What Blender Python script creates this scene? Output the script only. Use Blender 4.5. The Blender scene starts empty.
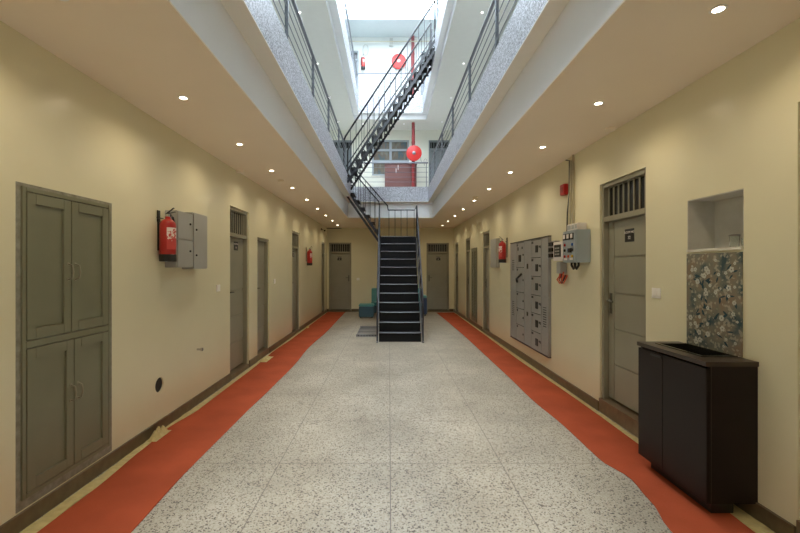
import bpy, bmesh, math, random
from mathutils import Vector, Matrix
random.seed(7)
PI = math.pi
S = bpy.context.scene
COL = S.collection

# ------------------------------------------------------------------ camera, sky, exposure
CAMH = 1.6
cd = bpy.data.cameras.new('camera'); cam = bpy.data.objects.new('camera', cd); COL.objects.link(cam)
cam.location = (0, 0, CAMH); cam.rotation_euler = (PI/2, 0, 0)
cd.sensor_width = 36; cd.lens = 18.0; cd.shift_x = 0.01375; cd.shift_y = 0.00125
S.cycles.diffuse_bounces = 8; S.cycles.max_bounces = 14
cd.clip_start = 0.05; cd.clip_end = 200
S.camera = cam
S.view_settings.view_transform = 'Standard'; S.view_settings.look = 'None'
S.view_settings.gamma = 1; S.view_settings.use_curve_mapping = False
S.view_settings.exposure = 0.0
SKY = 12.0
LAMP_W = 18.5
UP_W = 3.0
w = bpy.data.worlds.new('sky'); S.world = w; w.use_nodes = True
bg = w.node_tree.nodes['Background']; bg.inputs[0].default_value = (0.76, 0.88, 1.0, 1); bg.inputs[1].default_value = SKY

# ------------------------------------------------------------------ plan of the building
XL, XR, YF, YB = -2.25, 2.35, 14.5, -3.0       # wall faces
ZC = 3.03                                       # ground floor ceiling
OXL, OXR, OYF, OYB = -1.184, 1.265, 11.55, -2.0 # light well opening
F1, C1, F2, C2 = 3.77, 6.58, 7.18, 9.95         # upper floors and ceilings
OY2 = 13.46

# ------------------------------------------------------------------ materials
def mat(name, col, rough=0.5, metal=0.0, noise=0.0, nscale=8.0, bump=0.0, bscale=60.0, spec=0.5, coat=0.0, trans=0.0):
    m = bpy.data.materials.new(name); m.use_nodes = True
    nt = m.node_tree; b = nt.nodes['Principled BSDF']
    b.inputs['Base Color'].default_value = (*col, 1); b.inputs['Roughness'].default_value = rough
    b.inputs['Metallic'].default_value = metal; b.inputs['Specular IOR Level'].default_value = spec
    b.inputs['Coat Weight'].default_value = coat; b.inputs['Transmission Weight'].default_value = trans
    tc = nt.nodes.new('ShaderNodeTexCoord')
    n = nt.nodes.new('ShaderNodeTexNoise'); n.inputs['Scale'].default_value = nscale; n.inputs['Detail'].default_value = 5
    nt.links.new(tc.outputs['Object'], n.inputs['Vector'])
    mx = nt.nodes.new('ShaderNodeMixRGB'); mx.blend_type = 'MULTIPLY'; mx.inputs[0].default_value = noise
    mx.inputs[1].default_value = (*col, 1)
    r = nt.nodes.new('ShaderNodeValToRGB'); r.color_ramp.elements[0].position = .3; r.color_ramp.elements[1].position = .7
    r.color_ramp.elements[0].color = (.45, .43, .4, 1); r.color_ramp.elements[1].color = (1, 1, 1, 1)
    nt.links.new(n.outputs['Fac'], r.inputs[0]); nt.links.new(r.outputs[0], mx.inputs[2]); nt.links.new(mx.outputs[0], b.inputs['Base Color'])
    if bump:
        n2 = nt.nodes.new('ShaderNodeTexNoise'); n2.inputs['Scale'].default_value = bscale; n2.inputs['Detail'].default_value = 3
        nt.links.new(tc.outputs['Object'], n2.inputs['Vector'])
        bp = nt.nodes.new('ShaderNodeBump'); bp.inputs['Strength'].default_value = bump; bp.inputs['Distance'].default_value = .01
        nt.links.new(n2.outputs['Fac'], bp.inputs['Height']); nt.links.new(bp.outputs[0], b.inputs['Normal'])
    return m

def emis(name, col, s):
    m = bpy.data.materials.new(name); m.use_nodes = True
    b = m.node_tree.nodes['Principled BSDF']; b.inputs['Emission Color'].default_value = (*col, 1); b.inputs['Emission Strength'].default_value = s
    return m

M = {}
M['wall'] = mat('cream gloss paint', (.78, .735, .525), .25, noise=.08, nscale=1.3, bump=.09, bscale=3.5, spec=.4)
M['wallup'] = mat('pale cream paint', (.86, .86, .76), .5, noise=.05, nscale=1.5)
M['ceil'] = mat('ceiling paint', (.92, .82, .67), .75, noise=.05, nscale=1.5)
M['fascia'] = mat('white fascia paint', (.90, .90, .90), .7, noise=.05, nscale=2)
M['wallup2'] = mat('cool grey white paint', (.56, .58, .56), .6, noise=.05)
M['rooftop'] = mat('roof slab paint', (.50, .56, .58), .7, noise=.05)
M['soffit'] = mat('soffit paint', (.88, .88, .83), .75, noise=.04)
M['band'] = mat('beige underside paint', (.88, .84, .76), .7, noise=.04)
M['white'] = mat('white paint', (.90, .91, .92), .6, noise=.04)
M['skirt'] = mat('brown stone skirting', (.155, .115, .065), .35, noise=.6, nscale=14)
M['step'] = mat('brown stone threshold', (.20, .145, .085), .4, noise=.6, nscale=12)
M['door'] = mat('grey olive door paint', (.31, .30, .23), .38, noise=.15, nscale=3)
M['frame'] = mat('grey olive frame paint', (.30, .285, .21), .42, noise=.2, nscale=4)
M['cup'] = mat('grey green cupboard paint', (.21, .21, .14), .4, noise=.18, nscale=4)
M['smear'] = mat('smeared grey paint border', (.33, .32, .26), .6, noise=.75, nscale=22)
M['dark'] = mat('dark void', (.012, .012, .012), .7)
M['glassd'] = mat('dark transom glass', (.03, .033, .036), .12)
M['black'] = mat('black painted steel', (.012, .012, .016), .28, noise=.2)
M['tread'] = mat('black chequer plate', (.007, .007, .008), .5, noise=.3, nscale=30, spec=.2)
M['nosing'] = mat('worn steel edge', (.30, .29, .30), .3, metal=.8, noise=.3, nscale=20)
M['steel'] = mat('brushed railing steel', (.21, .22, .245), .35, metal=.75, noise=.2)
M['chrome'] = mat('chrome', (.55, .55, .55), .2, metal=1)
M['bronze'] = mat('aged handle metal', (.13, .125, .10), .35, metal=.6)
M['red'] = mat('fire red enamel', (.42, .02, .018), .3, noise=.1)
M['redpipe'] = mat('oxide red pipe paint', (.30, .03, .03), .45, noise=.25)
M['reel'] = mat('hose reel red', (.70, .03, .025), .4)
M['label'] = mat('white label', (.8, .75, .72), .5)
M['switch'] = mat('white plastic', (.90, .88, .82), .35)
M['greybox'] = mat('light grey enamel', (.40, .40, .375), .4, noise=.1)
M['panel'] = mat('panel grey enamel', (.33, .33, .32), .38, noise=.12, nscale=5)
M['bluebox'] = mat('blue grey enamel', (.36, .42, .46), .4, noise=.1)
M['blackp'] = mat('black plastic', (.015, .015, .015), .35)
M['yellow'] = mat('yellow plastic', (.75, .5, .04), .4)
M['orange'] = mat('orange cable', (.65, .12, .05), .5)
M['blue'] = mat('blue plastic', (.03, .12, .4), .4)
M['conduit'] = mat('grey conduit', (.42, .38, .27), .5)
M['wood'] = mat('dark brown laminate', (.015, .009, .008), .4, noise=.4, nscale=6, spec=.25)
M['wood2'] = mat('dark counter laminate', (.045, .03, .022), .3, noise=.4, nscale=9)
M['sink'] = mat('dark stainless steel', (.10, .10, .09), .22, metal=.85, noise=.3)
M['niche'] = mat('grey plaster', (.60, .59, .54), .7, noise=.45, nscale=5)
M['ledge'] = mat('pale stone ledge', (.75, .73, .64), .4, noise=.3)
M['teal'] = mat('teal leatherette', (.035, .17, .18), .42, noise=.2)
M['tealtop'] = mat('light teal leatherette', (.11, .33, .32), .4, noise=.2)
M['navy'] = mat('navy leatherette', (.015, .035, .085), .45)
M['redwood'] = mat('red brown laminate', (.18, .065, .055), .45, noise=.2, nscale=10)
M['winframe'] = mat('grey window frame', (.36, .40, .43), .45)
M['grating'] = mat('grey metal grating', (.28, .28, .29), .4, metal=.6)
M['tape'] = mat('yellowed masking film', (.62, .50, .22), .35, noise=.45, nscale=18, bump=.5, bscale=25)
M['lamp'] = emis('lamp glow', (1.0, .86, .62), 30)
M['lampw'] = emis('white lamp glow', (1.0, .95, .85), 12)

def glass_mat():
    m = mat('clear glass', (.9, .95, .95), .05, trans=1.0); return m
M['glass'] = glass_mat()

def winglass():
    m = bpy.data.materials.new('curtained window glass'); m.use_nodes = True; nt = m.node_tree; b = nt.nodes['Principled BSDF']
    b.inputs['Roughness'].default_value = .35; b.inputs['Specular IOR Level'].default_value = .25
    tc = nt.nodes.new('ShaderNodeTexCoord'); n = nt.nodes.new('ShaderNodeTexNoise'); n.inputs['Scale'].default_value = 5; n.inputs['Detail'].default_value = 3
    mp = nt.nodes.new('ShaderNodeMapping'); mp.inputs['Scale'].default_value = (1.6, 1, .5)
    r = nt.nodes.new('ShaderNodeValToRGB'); e = r.color_ramp.elements
    e[0].position = .35; e[0].color = (.07, .12, .13, 1); e[1].position = .62; e[1].color = (.19, .18, .14, 1)
    x = e.new(.5); x.color = (.16, .12, .08, 1)
    nt.links.new(tc.outputs['Object'], mp.inputs[0]); nt.links.new(mp.outputs[0], n.inputs['Vector']); nt.links.new(n.outputs['Fac'], r.inputs[0]); nt.links.new(r.outputs[0], b.inputs['Base Color'])
    return m
M['winglass'] = winglass()

def granite():
    m = bpy.data.materials.new('speckled granite'); m.use_nodes = True; nt = m.node_tree; b = nt.nodes['Principled BSDF']
    b.inputs['Roughness'].default_value = .4
    tc = nt.nodes.new('ShaderNodeTexCoord'); v = nt.nodes.new('ShaderNodeTexVoronoi'); v.inputs['Scale'].default_value = 95
    r = nt.nodes.new('ShaderNodeValToRGB'); e = r.color_ramp.elements
    e[0].position = .2; e[0].color = (.25, .25, .28, 1); e[1].position = .75; e[1].color = (.74, .745, .80, 1)
    sx = nt.nodes.new('ShaderNodeSeparateColor')
    nt.links.new(tc.outputs['Object'], v.inputs['Vector']); nt.links.new(v.outputs['Color'], sx.inputs[0]); nt.links.new(sx.outputs[0], r.inputs[0]); nt.links.new(r.outputs[0], b.inputs['Base Color'])
    return m
M['granite'] = granite()

def terrazzo():
    m = bpy.data.materials.new('terrazzo'); m.use_nodes = True; nt = m.node_tree; L = nt.links.new; b = nt.nodes['Principled BSDF']
    b.inputs['Roughness'].default_value = .34
    tc = nt.nodes.new('ShaderNodeTexCoord'); sep = nt.nodes.new('ShaderNodeSeparateXYZ'); L(tc.outputs['Object'], sep.inputs[0])
    v = nt.nodes.new('ShaderNodeTexVoronoi'); v.inputs['Scale'].default_value = 115; L(tc.outputs['Object'], v.inputs['Vector'])
    sc = nt.nodes.new('ShaderNodeSeparateColor'); L(v.outputs['Color'], sc.inputs[0])
    r = nt.nodes.new('ShaderNodeValToRGB'); r.color_ramp.interpolation = 'CONSTANT'; e = r.color_ramp.elements
    e[0].position = 0; e[0].color = (.09, .07, .055, 1); e[1].position = .11; e[1].color = (.22, .175, .13, 1)
    for p, c in ((.17, (.42, .385, .32, 1)), (.38, (.49, .455, .39, 1)), (.75, (.54, .51, .45, 1))):
        x = e.new(p); x.color = c
    L(sc.outputs[0], r.inputs[0])
    # large scale tone
    n = nt.nodes.new('ShaderNodeTexNoise'); n.inputs['Scale'].default_value = 1.4; n.inputs['Detail'].default_value = 5; L(tc.outputs['Object'], n.inputs['Vector'])
    r2 = nt.nodes.new('ShaderNodeValToRGB'); r2.color_ramp.elements[0].position = .3; r2.color_ramp.elements[0].color = (.62, .58, .52, 1); r2.color_ramp.elements[1].position = .65; r2.color_ramp.elements[1].color = (.88, .84, .77, 1)
    L(n.outputs['Fac'], r2.inputs[0])
    mx = nt.nodes.new('ShaderNodeMixRGB'); mx.blend_type = 'MULTIPLY'; mx.inputs[0].default_value = 1; L(r.outputs[0], mx.inputs[1]); L(r2.outputs[0], mx.inputs[2])
    def seam(out, off, pitch):
        a = nt.nodes.new('ShaderNodeMath'); a.operation = 'ADD'; a.inputs[1].default_value = off + pitch*50 + pitch/2; L(out, a.inputs[0])
        mo = nt.nodes.new('ShaderNodeMath'); mo.operation = 'MODULO'; mo.inputs[1].default_value = pitch; L(a.outputs[0], mo.inputs[0])
        s = nt.nodes.new('ShaderNodeMath'); s.operation = 'SUBTRACT'; s.inputs[1].default_value = pitch/2; L(mo.outputs[0], s.inputs[0])
        ab = nt.nodes.new('ShaderNodeMath'); ab.operation = 'ABSOLUTE'; L(s.outputs[0], ab.inputs[0])
        lt = nt.nodes.new('ShaderNodeMath'); lt.operation = 'LESS_THAN'; lt.inputs[1].default_value = .0035; L(ab.outputs[0], lt.inputs[0])
        return lt
    s1 = seam(sep.outputs[0], -0.01, .906); s2 = seam(sep.outputs[1], -3.27, .9)
    mxx = nt.nodes.new('ShaderNodeMath'); mxx.operation = 'MAXIMUM'; L(s1.outputs[0], mxx.inputs[0]); L(s2.outputs[0], mxx.inputs[1])
    m2 = nt.nodes.new('ShaderNodeMixRGB'); L(mxx.outputs[0], m2.inputs[0]); L(mx.outputs[0], m2.inputs[1]); m2.inputs[2].default_value = (.15, .125, .10, 1)
    L(m2.outputs[0], b.inputs['Base Color'])
    return m
M['terrazzo'] = terrazzo()

def carpet():
    m = mat('red carpet', (.41, .080, .031), .95, noise=.45, nscale=2.5, bump=.4, bscale=300, spec=.15); return m
M['carpet'] = carpet()

def floral():
    m = bpy.data.materials.new('floral tile'); m.use_nodes = True; nt = m.node_tree; L = nt.links.new; b = nt.nodes['Principled BSDF']
    b.inputs['Roughness'].default_value = .2
    tc = nt.nodes.new('ShaderNodeTexCoord')
    n = nt.nodes.new('ShaderNodeTexNoise'); n.inputs['Scale'].default_value = 7; n.inputs['Detail'].default_value = 6; L(tc.outputs['Object'], n.inputs['Vector'])
    r = nt.nodes.new('ShaderNodeValToRGB'); e = r.color_ramp.elements
    e[0].position = .36; e[0].color = (.035, .075, .09, 1); e[1].position = .64; e[1].color = (.24, .18, .125, 1)
    x = e.new(.47); x.color = (.16, .17, .14, 1)
    x = e.new(.55); x.color = (.22, .195, .15, 1)
    L(n.outputs['Fac'], r.inputs[0])
    prev = r.outputs[0]
    # small leaf flecks
    v0 = nt.nodes.new('ShaderNodeTexVoronoi'); v0.inputs['Scale'].default_value = 60; L(tc.outputs['Object'], v0.inputs['Vector'])
    s0 = nt.nodes.new('ShaderNodeSeparateColor'); L(v0.outputs['Color'], s0.inputs[0])
    g0 = nt.nodes.new('ShaderNodeMath'); g0.operation = 'GREATER_THAN'; g0.inputs[1].default_value = .8; L(s0.outputs[0], g0.inputs[0])
    k0 = nt.nodes.new('ShaderNodeMath'); k0.operation = 'MULTIPLY'; k0.inputs[1].default_value = .5; L(g0.outputs[0], k0.inputs[0])
    m0 = nt.nodes.new('ShaderNodeMixRGB'); L(k0.outputs[0], m0.inputs[0]); L(prev, m0.inputs[1]); m0.inputs[2].default_value = (.5, .47, .38, 1); prev = m0.outputs[0]
    L(prev, b.inputs['Base Color'])
    return m
M['floral'] = floral()
M['petal'] = mat('white petal glaze', (.55, .56, .50), .25, noise=.2, nscale=40)
M['bluepetal'] = mat('dark blue leaf glaze', (.02, .055, .075), .25)

# ------------------------------------------------------------------ mesh helpers
class MB:
    def __init__(s): s.bm = bmesh.new()
    def box(s, x0, x1, y0, y1, z0, z1):
        if x0 > x1: x0, x1 = x1, x0
        if y0 > y1: y0, y1 = y1, y0
        if z0 > z1: z0, z1 = z1, z0
        v = [s.bm.verts.new(p) for p in ((x0,y0,z0),(x1,y0,z0),(x1,y1,z0),(x0,y1,z0),(x0,y0,z1),(x1,y0,z1),(x1,y1,z1),(x0,y1,z1))]
        for f in ((0,3,2,1),(4,5,6,7),(0,1,5,4),(1,2,6,5),(2,3,7,6),(3,0,4,7)): s.bm.faces.new([v[i] for i in f])
        return s
    def tube(s, pts, r, n=10, closed=False, radii=None):
        P = [Vector(p) for p in pts]; rings = []; k = len(P)
        up = None
        for i, p in enumerate(P):
            if closed: d = (P[(i+1) % k]-P[i-1])
            else: d = (P[min(i+1, k-1)]-P[max(i-1, 0)])
            d.normalize()
            if up is None:
                up = Vector((0,0,1)) if abs(d.z) < .9 else Vector((1,0,0))
            a = (up - d*up.dot(d))
            if a.length < 1e-5: a = d.orthogonal()
            a.normalize(); b_ = d.cross(a); up = a
            rr = radii[i] if radii else r
            rings.append([s.bm.verts.new(p + a*rr*math.cos(2*PI*j/n) + b_*rr*math.sin(2*PI*j/n)) for j in range(n)])
        m_ = k if closed else k-1
        for i in range(m_):
            A, B = rings[i], rings[(i+1) % k]
            for j in range(n): s.bm.faces.new((A[j], A[(j+1) % n], B[(j+1) % n], B[j]))
        if not closed:
            s.bm.faces.new(rings[0][::-1]); s.bm.faces.new(rings[-1])
        return s
    def lathe(s, prof, c, axis='z', n=24):
        # prof: list of (radius, along)
        c = Vector(c); rings = []
        for r, h in prof:
            ring = []
            for j in range(n):
                a = 2*PI*j/n; u, v_ = r*math.cos(a), r*math.sin(a)
                q = {'z': (u, v_, h), 'y': (u, h, v_), 'x': (h, u, v_)}[axis]
                ring.append(s.bm.verts.new(c+Vector(q)))
            rings.append(ring)
        for i in range(len(rings)-1):
            for j in range(n): s.bm.faces.new((rings[i][j], rings[i][(j+1) % n], rings[i+1][(j+1) % n], rings[i+1][j]))
        s.bm.faces.new(rings[0]); s.bm.faces.new(rings[-1][::-1])
        return s
    def prism(s, poly, axis, a0, a1):
        # poly in the two remaining axes (x,y)/(x,z)/(y,z)
        def q(u, v_, a): return {'z': (u, v_, a), 'y': (u, a, v_), 'x': (a, u, v_)}[axis]
        A = [s.bm.verts.new(q(u, v_, a0)) for u, v_ in poly]; B = [s.bm.verts.new(q(u, v_, a1)) for u, v_ in poly]
        n = len(poly)
        s.bm.faces.new(A[::-1]); s.bm.faces.new(B)
        for i in range(n): s.bm.faces.new((A[i], A[(i+1) % n], B[(i+1) % n], B[i]))
        return s
    def bar(s, p0, p1, wd, ht, wdir=(0,1,0)):
        # rectangular bar from p0 to p1, wd along wdir, ht across
        p0, p1 = Vector(p0), Vector(p1); d = (p1-p0).normalized(); w_ = Vector(wdir); w_ = (w_-d*w_.dot(d)).normalized(); h_ = d.cross(w_)
        A = [s.bm.verts.new(p0+w_*a*wd/2+h_*b*ht/2) for a, b in ((-1,-1),(1,-1),(1,1),(-1,1))]
        B = [s.bm.verts.new(p1+w_*a*wd/2+h_*b*ht/2) for a, b in ((-1,-1),(1,-1),(1,1),(-1,1))]
        s.bm.faces.new(A[::-1]); s.bm.faces.new(B)
        for i in range(4): s.bm.faces.new((A[i], A[(i+1) % 4], B[(i+1) % 4], B[i]))
        return s
    def build(s, name, m, parent=None, bevel=0.0, smooth=False):
        bmesh.ops.recalc_face_normals(s.bm, faces=s.bm.faces)
        if bevel:
            bmesh.ops.bevel(s.bm, geom=list(s.bm.edges), offset=bevel, segments=2, affect='EDGES', clamp_overlap=True)
        me = bpy.data.meshes.new(name); s.bm.to_mesh(me); s.bm.free()
        me.materials.append(m if not isinstance(m, str) else M[m])
        if smooth:
            for p in me.polygons: p.use_smooth = True
            try: me.set_sharp_from_angle(angle=math.radians(40))
            except Exception: pass
        o = bpy.data.objects.new(name, me); COL.objects.link(o)
        if parent is not None: o.parent = parent
        return o

def tag(o, label=None, cat=None, group=None, kind=None):
    if label: o['label'] = label
    if cat: o['category'] = cat
    if group: o['group'] = group
    if kind: o['kind'] = kind
    return o
def empty(name, loc, rz=0, label=None, cat=None, group=None, kind=None):
    o = bpy.data.objects.new(name, None); COL.objects.link(o); o.location = loc; o.rotation_euler.z = rz; o.empty_display_size = .1
    return tag(o, label, cat, group, kind)
def copy_tree(o, parent=None):
    c = o.copy(); COL.objects.link(c)
    if parent is not None: c.parent = parent
    for ch in [q for q in bpy.data.objects if q.parent == o]: copy_tree(ch, c)
    return c
def text(name, body, size, m, parent, loc, rot=(PI/2, 0, 0), ext=.0008, align='CENTER'):
    cu = bpy.data.curves.new(name, 'FONT'); cu.body = body; cu.size = size; cu.extrude = ext; cu.align_x = align; cu.align_y = 'CENTER'
    t = bpy.data.objects.new('tmp', cu); COL.objects.link(t)
    me = bpy.data.meshes.new_from_object(t); bpy.data.objects.remove(t)
    me.materials.append(M[m] if isinstance(m, str) else m)
    o = bpy.data.objects.new(name, me); COL.objects.link(o); o.parent = parent; o.location = loc; o.rotation_euler = rot
    return o

def grid_slab(name, m, us, vs, a0, a1, holes, place):
    """A slab with rectangular holes as one clean mesh; place(u, v, a) gives the point."""
    U = sorted(set([us[0], us[1]]+[h[0] for h in holes]+[h[1] for h in holes])); U = [u for u in U if us[0] <= u <= us[1]]
    V = sorted(set([vs[0], vs[1]]+[h[2] for h in holes]+[h[3] for h in holes])); V = [v for v in V if vs[0] <= v <= vs[1]]
    bm = bmesh.new(); cache = {}
    def vt(i, j, k):
        if (i, j, k) not in cache: cache[(i, j, k)] = bm.verts.new(place(U[i], V[j], (a0, a1)[k]))
        return cache[(i, j, k)]
    def solid(i, j):
        if i < 0 or j < 0 or i >= len(U)-1 or j >= len(V)-1: return False
        uc, vc = (U[i]+U[i+1])/2, (V[j]+V[j+1])/2
        return not any(h[0] < uc < h[1] and h[2] < vc < h[3] for h in holes)
    for i in range(len(U)-1):
        for j in range(len(V)-1):
            if not solid(i, j): continue
            for k in (0, 1): bm.faces.new((vt(i,j,k), vt(i+1,j,k), vt(i+1,j+1,k), vt(i,j+1,k)))
            if not solid(i-1, j): bm.faces.new((vt(i,j,0), vt(i,j+1,0), vt(i,j+1,1), vt(i,j,1)))
            if not solid(i+1, j): bm.faces.new((vt(i+1,j,0), vt(i+1,j+1,0), vt(i+1,j+1,1), vt(i+1,j,1)))
            if not solid(i, j-1): bm.faces.new((vt(i,j,0), vt(i+1,j,0), vt(i+1,j,1), vt(i,j,1)))
            if not solid(i, j+1): bm.faces.new((vt(i,j+1,0), vt(i+1,j+1,0), vt(i+1,j+1,1), vt(i,j+1,1)))
    bmesh.ops.recalc_face_normals(bm, faces=bm.faces)
    me = bpy.data.meshes.new(name); bm.to_mesh(me); bm.free(); me.materials.append(M[m])
    o = bpy.data.objects.new(name, me); COL.objects.link(o)
    return o

# ------------------------------------------------------------------ shell
def struct(o, label, cat): return tag(o, label, cat, kind='structure')
struct(MB().box(XL-.35, XR+.35, YB-.3, YF+.35, -.2, 0).build('floor', 'terrazzo'), 'speckled terrazzo floor of large square panels', 'floor')

# openings (depth range, z range)
DL = [  # left wall doors: y0, y1, z0, top, transom
    (5.66, 6.42, .06, 2.48, 2.05), (6.84, 7.50, .10, 2.12, None), (9.30, 10.06, .06, 2.46, 2.06), (13.35, 14.1, .06, 2.46, 2.06)]
DR = [
    (1.45, 2.30, .15, 2.55, 2.10), (3.66, 4.46, .15, 2.52, 2.10), (9.36, 10.06, .06, 2.47, 2.07), (11.6, 12.28, .06, 2.47, 2.07), (13.55, 14.28, .06, 2.46, 2.07)]
DF = [(-2.18, -1.367, .04, 2.50, 2.12), (1.36, 2.175, .04, 2.49, 2.12)]
CUPL = (2.44, 3.22, .17, 2.10)      # left built-in cupboard
CUPR = (10.66, 11.36, .12, 2.14)    # right built-in cupboard
NICHE = (2.65, 3.15, 1.72, 2.125)
HOLE = (3.84, 4.00, .37, .53)

hl = [(a, b, -1, d) for a, b, c, d, t in DL] + [CUPL, HOLE]
hr = [(a, b, -1, d) for a, b, c, d, t in DR] + [CUPR, NICHE]
wl = grid_slab('wall_left', 'wall', (YB, YF), (0, ZC), XL, XL-.3, hl, lambda u, v, a: (a, u, v))
struct(wl, 'cream painted ground floor wall on the left', 'wall')
wr = grid_slab('wall_right', 'wall', (YB, YF), (0, ZC), XR, XR+.3, hr, lambda u, v, a: (a, u, v))
struct(wr, 'cream painted ground floor wall on the right', 'wall')
wf = grid_slab('wall_far', 'wall', (XL-.3, XR+.3), (0, ZC), YF, YF+.3, [(a, b, -1, d) for a, b, c, d, t in DF], lambda u, v, a: (u, a, v))
struct(wf, 'cream painted end wall of the ground floor corridor', 'wall')
struct(MB().box(XL-.3, XR+.3, YB-.3, YB, 0, C2).build('wall_back', 'wallup'), 'painted wall behind the viewer', 'wall')
# backing behind openings so nothing outside shows
bk = MB()
for a, b, c, d in hl: bk.box(XL-.34, XL-.30, a-.03, b+.03, max(c-.02, 0), d+.03)
for a, b, c, d in hr: bk.box(XR+.30, XR+.34, a-.03, b+.03, max(c-.02, 0), d+.03)
for a, b, c, d, t in DF: bk.box(a-.03, b+.03, YF+.30, YF+.34, c-.02, d+.03)
struct(bk.build('wall_outer', 'dark'), 'dark masonry closing the wall openings', 'wall')

# upper walls
WIN1 = (-.62, .73, 4.93, 6.22)
DF1 = [(-2.20, -1.35, 3.80, 6.22, 5.88), (1.44, 2.2, 3.80, 6.22, 5.88)]
DF2 = [(-1.95, -1.10, 7.20, 9.46, 9.12), (1.14, 1.98, 7.20, 9.44, 9.10)]
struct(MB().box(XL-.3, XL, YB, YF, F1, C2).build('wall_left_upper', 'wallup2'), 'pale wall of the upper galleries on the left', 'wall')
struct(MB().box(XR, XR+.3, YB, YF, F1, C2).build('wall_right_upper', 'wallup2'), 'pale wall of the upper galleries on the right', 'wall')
holes = [WIN1]+[(a, b, c, d) for a, b, c, d, t in DF1+DF2]
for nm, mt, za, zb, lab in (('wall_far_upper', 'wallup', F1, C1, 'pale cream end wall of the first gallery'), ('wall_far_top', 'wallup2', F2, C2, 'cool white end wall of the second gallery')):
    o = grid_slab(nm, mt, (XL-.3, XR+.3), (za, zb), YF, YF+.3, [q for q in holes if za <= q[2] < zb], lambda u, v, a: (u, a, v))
    struct(o, lab, 'wall')
bk = MB()
for a, b, c, d in holes: bk.box(a-.02, b+.02, YF+.30, YF+.34, c-.02, d+.02)
struct(bk.build('wall_outer_upper', 'dark'), 'dark masonry closing the upper openings', 'wall')

# slabs: false ceiling + slab, opening edged by an overhanging granite curb
def slab(name, m, z0, z1, hx0, hx1, hy1, hy0=OYB):
    return grid_slab(name, m, (XL-.3, XR+.3), (YB-.3, YF+.3), z0, z1, [(hx0, hx1, hy0, hy1)], lambda u, v, a: (u, v, a))
struct(slab('ceiling', 'ceil', ZC, ZC+.012, OXL, OXR, OYF), 'warm white ceiling over the ground floor corridor', 'ceiling')
struct(slab('ceiling_fascia', 'fascia', ZC+.012, 3.47, OXL, OXR, OYF), 'white painted fascia round the light well', 'fascia')
struct(slab('floor_upper', 'band', 3.48, F1, OXL-.12, OXR+.12, OYF+.12), 'first gallery floor slab', 'floor')
def ring(name, m, x0, x1, y0, y1, X0, X1, Y0, Y1, z0, z1):
    return grid_slab(name, m, (X0, X1), (Y0, Y1), z0, z1, [(x0, x1, y0, y1)], lambda u, v, a: (u, v, a))
def curb(n, zb, zt, y1, fy, under='band'):
    a = ring('trim_%d' % n, under, -1.02, 1.12, OYB+.12, y1, OXL-.119, OXR+.119, OYB-.119, fy+.119, zb, zb+.012)
    struct(a, 'beige underside of the granite curb', 'trim')
    b_ = ring('trim_%d' % (n+1), 'granite', -1.02, 1.12, OYB+.12, y1, OXL-.119, OXR+.119, OYB-.119, fy+.119, zb+.0125, zt)
    struct(b_, 'speckled grey granite curb round the light well', 'trim')
curb(1, 3.471, 3.90, 11.40, OYF)
struct(slab('ceiling_gallery', 'soffit', C1, C1+.012, OXL, OXR, OY2), 'pale soffit over the first gallery', 'ceiling')
struct(slab('ceiling_fascia_gallery', 'white', C1+.012, 6.75, OXL, OXR, OY2), 'white edge of the upper light well', 'fascia')
struct(slab('floor_upper_gallery', 'band', 6.76, F2, OXL-.12, OXR+.12, OY2+.12), 'second gallery floor slab', 'floor')
curb(3, 6.751, 7.33, 13.30, OY2, 'white')
struct(slab('ceiling_roof', 'rooftop', C2, C2+.35, -1.62, 1.62, OY2), 'roof slab framing the open sky', 'ceiling')

# skirtings (split round doors)
def base(name, side, xs, holes, label):
    b_ = MB(); y = YB
    for a, b2 in sorted(holes)+[(YF, YF)]:
        if a > y+.02: b_.box(xs[0], xs[1], y, a-.004, 0, .105)
        y = max(y, b2+.004)
    struct(b_.build(name, 'skirt'), label, 'skirting')
base('baseboard_left', 'l', (XL, XL+.018), [(d[0], d[1]) for d in DL], 'brown stone skirting along the left wall')
base('baseboard_right', 'r', (XR-.018, XR), [(d[0], d[1]) for d in DR], 'brown stone skirting along the right wall')
b_ = MB(); b_.box(XL+.02, -2.185, YF-.018, YF, 0, .1).box(-1.36, 1.355, YF-.018, YF, 0, .1).box(2.18, XR-.02, YF-.018, YF, 0, .1)
struct(b_.build('baseboard_far', 'skirt'), 'brown stone skirting along the end wall', 'skirting')

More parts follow.
